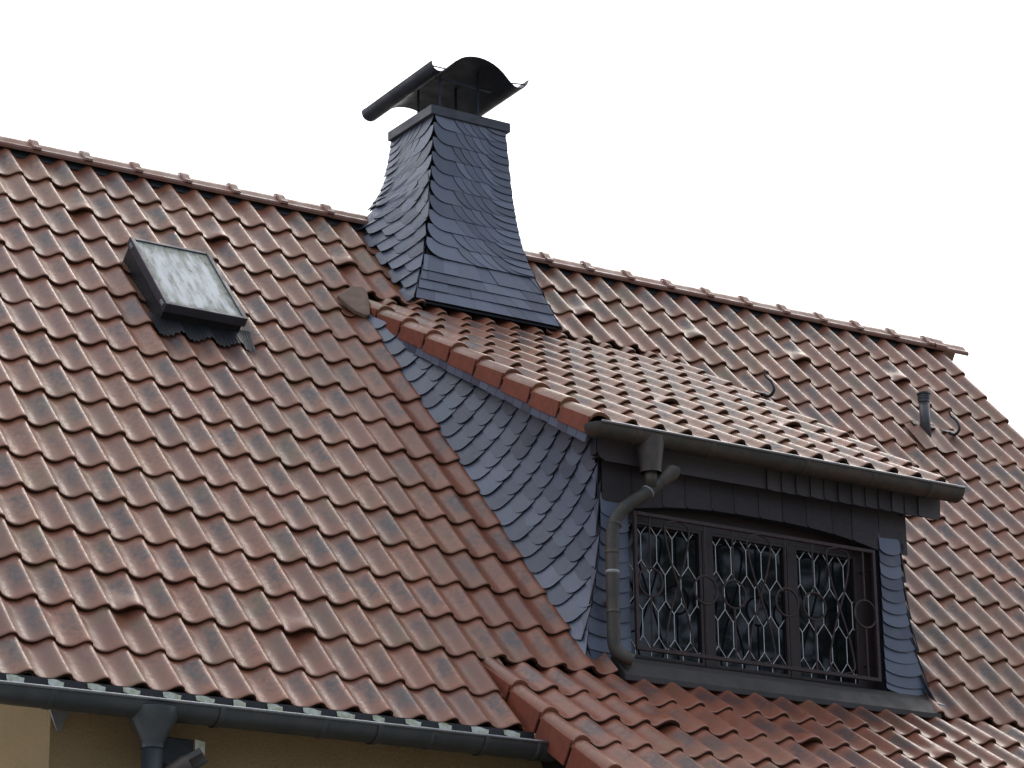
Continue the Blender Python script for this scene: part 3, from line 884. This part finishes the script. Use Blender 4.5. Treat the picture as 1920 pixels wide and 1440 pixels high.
# window grille
grille = thing('window_grille', 'brown wrought iron grille with six rings and crossing bars in front of the dormer window', 'window grille')
GY = YW - .045
GX0, GX1, GZ0, GZ1 = 2.822, 4.700, -3.852, -3.004
mb = MB()
for a in ((GX0, GX0 + .022, GZ0, GZ1), (GX1 - .022, GX1, GZ0, GZ1), (GX0 + .022, GX1 - .022, GZ1 - .022, GZ1), (GX0 + .022, GX1 - .022, GZ0, GZ0 + .022)):
    mb.bx(a[0], a[1], GY, GY + .022, a[2], a[3])
mb.build('frame', M['iron'], grille, bevel=.002)
zc = (GZ0 + GZ1) / 2
mod = (GX1 - GX0) / 3
for i in range(3):
    xo = GX0 + i * mod
    for fx in (.19, .845):
        cx = xo + fx * mod; rr = .088
        mb = MB(); mb.tube([(cx + rr * math.cos(t), GY + .011, zc + rr * math.sin(t)) for t in [R(q * 12) for q in range(31)]], .0075, 7, cap=False)
        ring = mb.build('ring', M['iron'], grille, smooth=True)
        for za, zb in ((zc + rr, GZ1 - .012), (zc - rr, GZ0 + .012)):
            mb = MB(); mb.tube([(cx, GY + .011, za), (cx, GY + .011, zb)], .0065, 6); mb.build('bar', M['iron'], grille)
    cx = xo + .515 * mod
    mb = MB()
    for sg in (-1, 1):
        path = []
        top_ = GZ1 - .018; hh = top_ - zc
        for q in range(-20, 21):
            t = q / 20
            xx = cx + sg * .098 * math.sin(t * math.pi / 2) * (1 if abs(t) < .86 else math.sqrt(max(0.0, 1 - ((abs(t) - .86) / .14) ** 2)))
            path.append((xx, GY + .011 + .004 * sg, zc + hh * t * (1.0 if abs(t) < .86 else 1.0)))
        mb.tube(path, .0065, 6)
    mb.build('crossed_bars', M['iron'], grille, smooth=True)
for x in (GX0 + .011, GX1 - .011):
    for z in (GZ0 + .12, GZ1 - .12):
        mb = MB(); mb.tube([(x, GY + .012, z), (x, YW + .11, z)], .006, 6); mb.build('wall_pin', M['iron'], grille)

# ------------------------------------------------------------------ gutters and pipes
def gutter(name, label, mat, x0, x1, yc, zl, r, seams, endcaps=(True, True), brackets=()):
    t = thing(name, label, 'gutter')
    mb = MB(); n = 16
    angs = [R(180 + 180 * i / n) for i in range(n + 1)]
    def ring(x, rad): return [Vector((x, yc + rad * math.cos(a), zl + rad * math.sin(a))) for a in angs]
    xs_ = [x0 + (x1 - x0) * i / 30 for i in range(31)]
    sag = lambda x: .0
    mb.grid([ring(x, r) for x in xs_]); mb.grid([ring(x, r - .004) for x in xs_])
    mb.grid([[Vector((x, yc + r - .002, zl)), Vector((x, yc + r, zl + .015))] for x in xs_])
    mb.build('trough', mat, t, smooth=True)
    mb = MB(); mb.tube([(x, yc - r - .002, zl + .002) for x in xs_], .0095, 10); mb.build('front_bead', M['bead'], t, smooth=True)
    for k, on in enumerate(endcaps):
        if on:
            x = (x0, x1)[k]; mb = MB(); sg = (-1, 1)[k]; dl = (.055, .012)[k]
            mb.grid([ring(x + sg * dl * math.sin(R(q)), (r + .002) * max(.02, math.cos(R(q)))) for q in (0, 20, 40, 60, 75, 90)]); mb.build('end_cap', mat, t, smooth=True)
    for x in seams:
        mb = MB(); mb.grid([ring(x, r + .001), ring(x + .004, r + .004), ring(x + .030, r + .004), ring(x + .034, r + .001)]); mb.build('seam', mat, t, smooth=True)
    for x in brackets:
        mb = MB(); mb.grid([ring(x, r + .003), ring(x + .001, r + .008), ring(x + .029, r + .008), ring(x + .03, r + .003)])
        mb.build('bracket', mat, t)
    return t
g2 = gutter('gutter', 'greenish half round gutter along the eave of the dormer', M['copper'], 2.44, 5.285, -3.645, -2.566, .078,
            (2.70, 3.25, 3.98, 4.52, 5.0), (True, True))
g1 = gutter('gutter', 'long dark half round gutter under the main roof eave above the beige wall', M['zinc'], C0 * W, 1.765, -4.140, -4.632, .085,
            (-1.22, .30, .95, 1.62), (False, True), (-.30, .62, 1.28))
def outlet(parent, x, yc, zt, r0, r1, h, mat):
    mb = MB(); mb.tube([(x, yc, zt), (x, yc, zt - h * .3), (x, yc, zt - h), (x, yc, zt - h - .03)], [r0, r0 * .97, r1, r1], 16, cap=False)
    return mb.build('outlet', mat, parent, smooth=True)
outlet(g2, 2.845, -3.645, -2.585, .086, .066, .19, M['copper'])
outlet(g1, -.63, -4.14, -4.66, .125, .058, .17, M['zinc'])
# dormer downpipe
dp = thing('downpipe', 'bent copper downpipe running beside the dormer window down to the sill', 'downpipe')
mb = MB()
pth = [(2.845, -3.645, -2.765), (2.845, -3.645, -2.90)]
mb.tube(pth, .039, 14); mb.build('drop_pipe', M['copper'], dp, smooth=True)
mb = MB()
pth = [(2.915, -3.650, -2.845), (2.86, -3.640, -2.895), (2.80, -3.62, -2.945), (2.72, -3.585, -3.005), (2.665, -3.56, -3.065), (2.635, -3.545, -3.14), (2.625, -3.54, -3.24), (2.622, -3.54, -3.40), (2.622, -3.54, -3.70), (2.622, -3.54, -3.82), (2.632, -3.545, -3.88), (2.665, -3.57, -3.925), (2.715, -3.60, -3.95)]
def smooth_path(p, n=4):
    p = [Vector(q) for q in p]; o = []
    for i in range(len(p) - 1):
        a, b, c, d = p[max(0, i - 1)], p[i], p[i + 1], p[min(len(p) - 1, i + 2)]
        for k in range(n):
            t = k / n
            o.append(.5 * ((2 * b) + (c - a) * t + (2 * a - 5 * b + 4 * c - d) * t * t + (3 * b - a - 3 * c + d) * t ** 3))
    o.append(p[-1]); return o
mb.tube(smooth_path(pth), .0405, 16, cap=False); mb.tube(smooth_path(pth), .0375, 16, cap=False)
mb.build('bent_pipe', M['copper'], dp, smooth=True)
mb = MB()
# torn open upper mouth of the branch
a0 = Vector((2.90, -3.648, -2.858)); dv = Vector((.075, -.010, .062)).normalized()
s1 = dv.cross(Vector((0, 1, 0))).normalized(); s2 = dv.cross(s1).normalized()
for lo, hi, ln in ((R(200), R(345), .17), (R(20), R(160), .15)):
    mb.grid([[a0 + dv * (ln * t * (1 - .25 * abs(2 * k / 8 - 1))) + (s1 * math.cos(lerp(lo, hi, k / 8)) + s2 * math.sin(lerp(lo, hi, k / 8))) * (.041 + .012 * t) for k in range(9)] for t in (0, .5, 1)])
mb.build('branch_mouth', M['copper'], dp, smooth=True)
for p, d in (((2.622, -3.54, -3.42), (0, 0, 1)), ((2.622, -3.54, -3.66), (0, 0, 1)), ((2.640, -3.548, -3.13), (.35, .1, 1)), ((2.70, -3.575, -3.025), (.8, .3, .8)), ((2.623, -3.54, -3.30), (0, 0, 1)), ((2.83, -3.63, -2.92), (.8, .1, .7))):
    d = Vector(d).normalized(); p = Vector(p); mb = MB(); mb.tube([p - d * .010, p - d * .005, p + d * .005, p + d * .010], [.041, .044, .044, .041], 16, cap=False); mb.build('joint_ring', M['zinc_pale'] if abs(p.z + 3.42) < .01 or abs(p.z + 2.92) < .01 else M['copper'], dp, smooth=True)
mb = MB(); mb.bx(2.61, 2.634, -3.505, YW + .02, -3.61, -3.585); mb.build('pipe_clip', M['copper'], dp)
# main downpipe
dp2 = thing('downpipe', 'dark downpipe dropping from the main gutter in front of the beige wall', 'downpipe')
mb = MB(); mb.tube([(-.63, -4.14, -4.84), (-.63, -4.14, -6.5), (-.63, -4.14, GROUND)], .054, 18); mb.build('drop_pipe', M['zinc'], dp2, smooth=True)
mb = MB(); mb.tube([(-.63, -4.14, -4.842), (-.63, -4.14, -4.855)], .0565, 18); mb.build('joint_ring', M['zinc'], dp2, smooth=True)
mb = MB()
pth = smooth_path([(-.60, -4.14, -5.10), (-.575, -4.17, -5.03), (-.54, -4.21, -4.985), (-.475, -4.24, -4.94)])
mb.tube(pth, [.05] * (len(pth) - 3) + [.052, .054, .05], 14, cap=False)
mb.build('branch_mouth', M['copper'], dp2, smooth=True)
mb = MB()
a0 = Vector((-.48, -4.238, -4.945)); dv = Vector((.07, -.03, .05)).normalized(); s1 = dv.cross(Vector((0, 1, 0))).normalized(); s2 = dv.cross(s1).normalized()
for lo, hi, ln in ((R(190), R(290), .10), (R(-20), R(60), .09)):
    mb.grid([[a0 + dv * (ln * t) + (s1 * math.cos(lerp(lo, hi, k / 6)) + s2 * math.sin(lerp(lo, hi, k / 6))) * .05 * (1 - .25 * t * abs(k / 3 - 1)) for k in range(7)] for t in (0, .5, 1)])
mb.build('torn_lip', M['copper'], dp2, smooth=True)

# small things on the roof ------------------------------------------
skl = thing('skylight', 'small skylight with a dirty pale pane in a dark metal frame on the main roof', 'skylight')
def SK(x, v, h): return MAIN.p(x, v * L, h)
sx0, sx1, sv0, sv1 = .668, 1.252, 3.48, 5.85
T = .030
def skbox(mbx, x0, x1, v0, v1, h0, h1): mbx.box(SK(x0, v0, h0), Vector((x1 - x0, 0, 0)), MAIN.V * (v1 - v0) * L, MAIN.N * (h1 - h0))
mb = MB(); fv = T / L
skbox(mb, sx0, sx0 + T, sv0, sv1, .062, .125); skbox(mb, sx1 - T, sx1, sv0, sv1, .062, .125)
skbox(mb, sx0 + T, sx1 - T, sv0, sv0 + fv, .062, .125); skbox(mb, sx0 + T, sx1 - T, sv1 - fv, sv1, .062, .125)
mb.build('frame', M['slab'], skl, bevel=.004)
mb = MB(); skbox(mb, sx0 + .012, sx1 - .012, sv0 + .04, sv1 - .06, -.06, .060); mb.build('kerb', M['black'], skl, bevel=.003)
mb = MB()
rows = [[SK(lerp(sx0 + T, sx1 - T, i / 8), lerp(sv0 + fv, sv1 - fv, j / 8), .116) for i in range(9)] for j in range(9)]
mb.grid(rows, [[(i / 8, j / 8) for i in range(9)] for j in range(9)]); mb.build('pane', M['sky_glass'], skl)
mb = MB(); rows = []; uvs = []
def hwave(x):
    t = (x / W) % 1.0; return interp(PROF, t)
for j in range(8):
    v = lerp(5.70, 6.22, j / 7); row = []
    for i in range(150):
        x = lerp(.60, 1.33, i / 149)
        row.append(SK(x, v + (.03 if j == 7 else 0) * math.sin(i), lerp(.012, hwave(x) + .006, (j / 7) ** .7) + .0022 * math.sin(i * 1.6)))
    rows.append(row)
mb.grid(rows); mb.build('apron', M['black'], skl, smooth=True)
for v in (3.62, 5.62):
    mb = MB(); mb.box(SK(sx0 - .008, v, .085), Vector((.010, 0, 0)), MAIN.V * .055, MAIN.N * .022); mb.build('hinge_clip', M['zinc_pale'], skl, bevel=.002)

vp = thing('vent_pipe', 'short grey vent pipe with a slotted cap standing on the right part of the roof', 'vent pipe')
bx_, by_ = 7.405, -1.04
mb = MB(); mb.tube([(bx_, by_, -1.25), (bx_, by_, -.90)], .041, 16); mb.build('pipe', M['plastic'], vp, smooth=True)
mb = MB()
mb.tube([(bx_, by_, -.925), (bx_, by_, -.862)], .046, 16)
cap = mb.build('cap', M['plastic'], vp, smooth=False)
mb = MB(); mb.tube([(bx_, by_, -.866), (bx_, by_, -.860), (bx_, by_, -.848)], [.050, .055, .050], 16); mb.build('cap_lid', M['black'], cap)
mb = MB()
for zz in (-.905, -.885):
    for i in range(16):
        a = 2 * math.pi * i / 16; d = Vector((math.cos(a), math.sin(a), 0)); tt = Vector((-d.y, d.x, 0))
        mb.box(Vector((bx_, by_, zz)) + d * .0445 - tt * .005, tt * .010, d * .003, Vector((0, 0, .010)))
mb.build('slots', M['black'], cap)
mb = MB(); mb.cur = (.3, .6, .0)
rows = []; uvs = []
for j in range(9):
    v = lerp(4.05, 5.02, j / 8); rows.append([MAIN.p(x, v * L, hwave(x) * .7 + .004 + .02 * math.exp(-((x - bx_) / .07) ** 2) * (1 - j / 8)) for x in [7.26 + i * .0125 for i in range(25)]])
    uvs.append([(.2, j / 8)] * 25)
mb.grid(rows, uvs); mb.build('base_tile', M['tile'], vp, smooth=True)
mb = MB(); mb.box(MAIN.p(7.31, 4.06 * L, .0), Vector((.22, 0, 0)), MAIN.V * .05, MAIN.N * .02); mb.build('collar', M['black'], vp, bevel=.004)
def roof_hook(x, v, lab):
    t = thing('roof_hook', lab, 'roof hook', 'iron ladder hooks on the main roof')
    pts = smooth_path([MAIN.p(x - .015, (v + .05) * L, .0), MAIN.p(x + .005, (v + .18) * L, .02), MAIN.p(x + .02, (v + .16) * L, .075), MAIN.p(x + .02, (v - .05) * L, .10), MAIN.p(x + .005, (v - .25) * L, .10), MAIN.p(x + .012, (v - .38) * L, .125)], 5)
    mb = MB(); mb.tube(pts, [.013 - .006 * i / len(pts) for i in range(len(pts))], 8); mb.build('hook', M['black'], t, smooth=True)
    mb = MB(); mb.box(MAIN.p(x - .10, (v - .02) * L, .002), Vector((.17, 0, 0)), MAIN.V * .03, MAIN.N * .008); mb.build('strap', M['black'], t)
roof_hook(7.70, 4.12, 'curved iron roof hook just to the right of the grey vent pipe')
roof_hook(5.885, 4.03, 'curved iron roof hook at the upper edge of the dormer roof')

# flood lamp under the eave
fl = thing('flood_lamp', 'black flood lamp with pale glass fixed under the eave beside the dark downpipe', 'lamp')
mb = MB()
o = Vector((-.36, -4.02, -4.80))
mb.prism([o + Vector(q) for q in ((-.17, 0, .03), (.02, 0, .03), (.02, 0, -.17), (-.03, 0, -.14), (-.19, 0, -.09))], (0, .14, 0))
mb.build('housing', M['black'], fl, bevel=.004)
mb = MB()
mb.prism([o + Vector(q) for q in ((.022, -.01, .03), (.022, -.01, -.16), (.095, .03, -.07), (.10, .03, .03))], (.004, .012, 0))
mb.build('glass_cover', M['pale_mottled'], fl)
mb = MB(); mb.bx(-.45, -.38, -3.88, -3.80, -4.80, -4.74); mb.build('arm', M['black'], fl)
cf = thing('corner_flashing', 'pale pointed metal flashing hanging under the gutter at the wall corner', 'flashing')
mb = MB(); mb.prism([(-1.06, -3.83, -4.62), (-.93, -3.83, -4.62), (-.985, -3.83, -4.755), (-1.005, -3.83, -4.755)], (0, .012, 0))
mb.build('metal_tip', M['zinc_pale'], cf)

# ------------------------------------------------------------------ ground and the trees mirrored in the window
mb = MB(); mb.grid([[Vector((-300 + 600 * i / 12, -300 + 600 * j / 12, GROUND)) for i in range(13)] for j in range(13)])
gr = mb.build('ground', M['soil'], None); gr['kind'] = 'structure'
def make_tree(h, rad, seed):
    rnd = random.Random(seed); t = thing('tree', 'tall leafy tree standing opposite the dormer', 'tree', 'trees opposite the house')
    mb = MB(); mb.tube([(0, 0, 0), (.1, 0, h * .2), (-.1, .1, h * .45), (0, 0, h * .8)], [.32, .25, .17, .04], 9)
    cl = []
    for i in range(46):
        a = rnd.uniform(0, 6.283); zz = rnd.uniform(.22, 1.0); rr = rad * math.sin(min(1, (1.05 - zz) * 1.5 + .15) * 1.5) * rnd.uniform(.35, 1.0)
        c = Vector((rr * math.cos(a), rr * math.sin(a), zz * h)); cl.append(c)
        if i % 3 == 0: mb.tube([(0, 0, c.z * .75), c * .6 + Vector((0, 0, c.z * .32)), c], [.07, .045, .015], 5)
    mb.build('trunk', M['bark'], t, smooth=True)
    mb = MB()
    for c in cl:
        cr = rnd.uniform(.7, 1.3)
        for _ in range(190):
            d = Vector((rnd.gauss(0, 1), rnd.gauss(0, 1), rnd.gauss(0, .75))).normalized() * cr * rnd.uniform(.35, 1.0) ** .6
            p = c + d; n = Vector((rnd.gauss(0, 1), rnd.gauss(0, 1), rnd.gauss(.6, 1))).normalized(); s = rnd.uniform(.07, .15)
            a = n.orthogonal().normalized() * s; b = n.cross(a).normalized() * s * .6
            mb.quad(p - a, p + b, p + a, p - b)
    mb.build('crown', M['leaf'], t, fix=False)
    return t
t0 = make_tree(14.5, 3.6, 3)
t0.location = (13.5, -22, GROUND)
def copy_tree(o, loc, rz, sc):
    r = o.copy(); COL.objects.link(r); r.location = loc; r.rotation_euler = (0, 0, rz); r.scale = (sc, sc, sc)
    for ch in list(o.children):
        c = ch.copy(); COL.objects.link(c); c.parent = r
    return r
copy_tree(t0, (19.5, -20.5, GROUND), 2.1, 1.05)
copy_tree(t0, (8.0, -25.5, GROUND), 4.0, .95)
copy_tree(t0, (25.0, -24.0, GROUND), 5.2, 1.1)
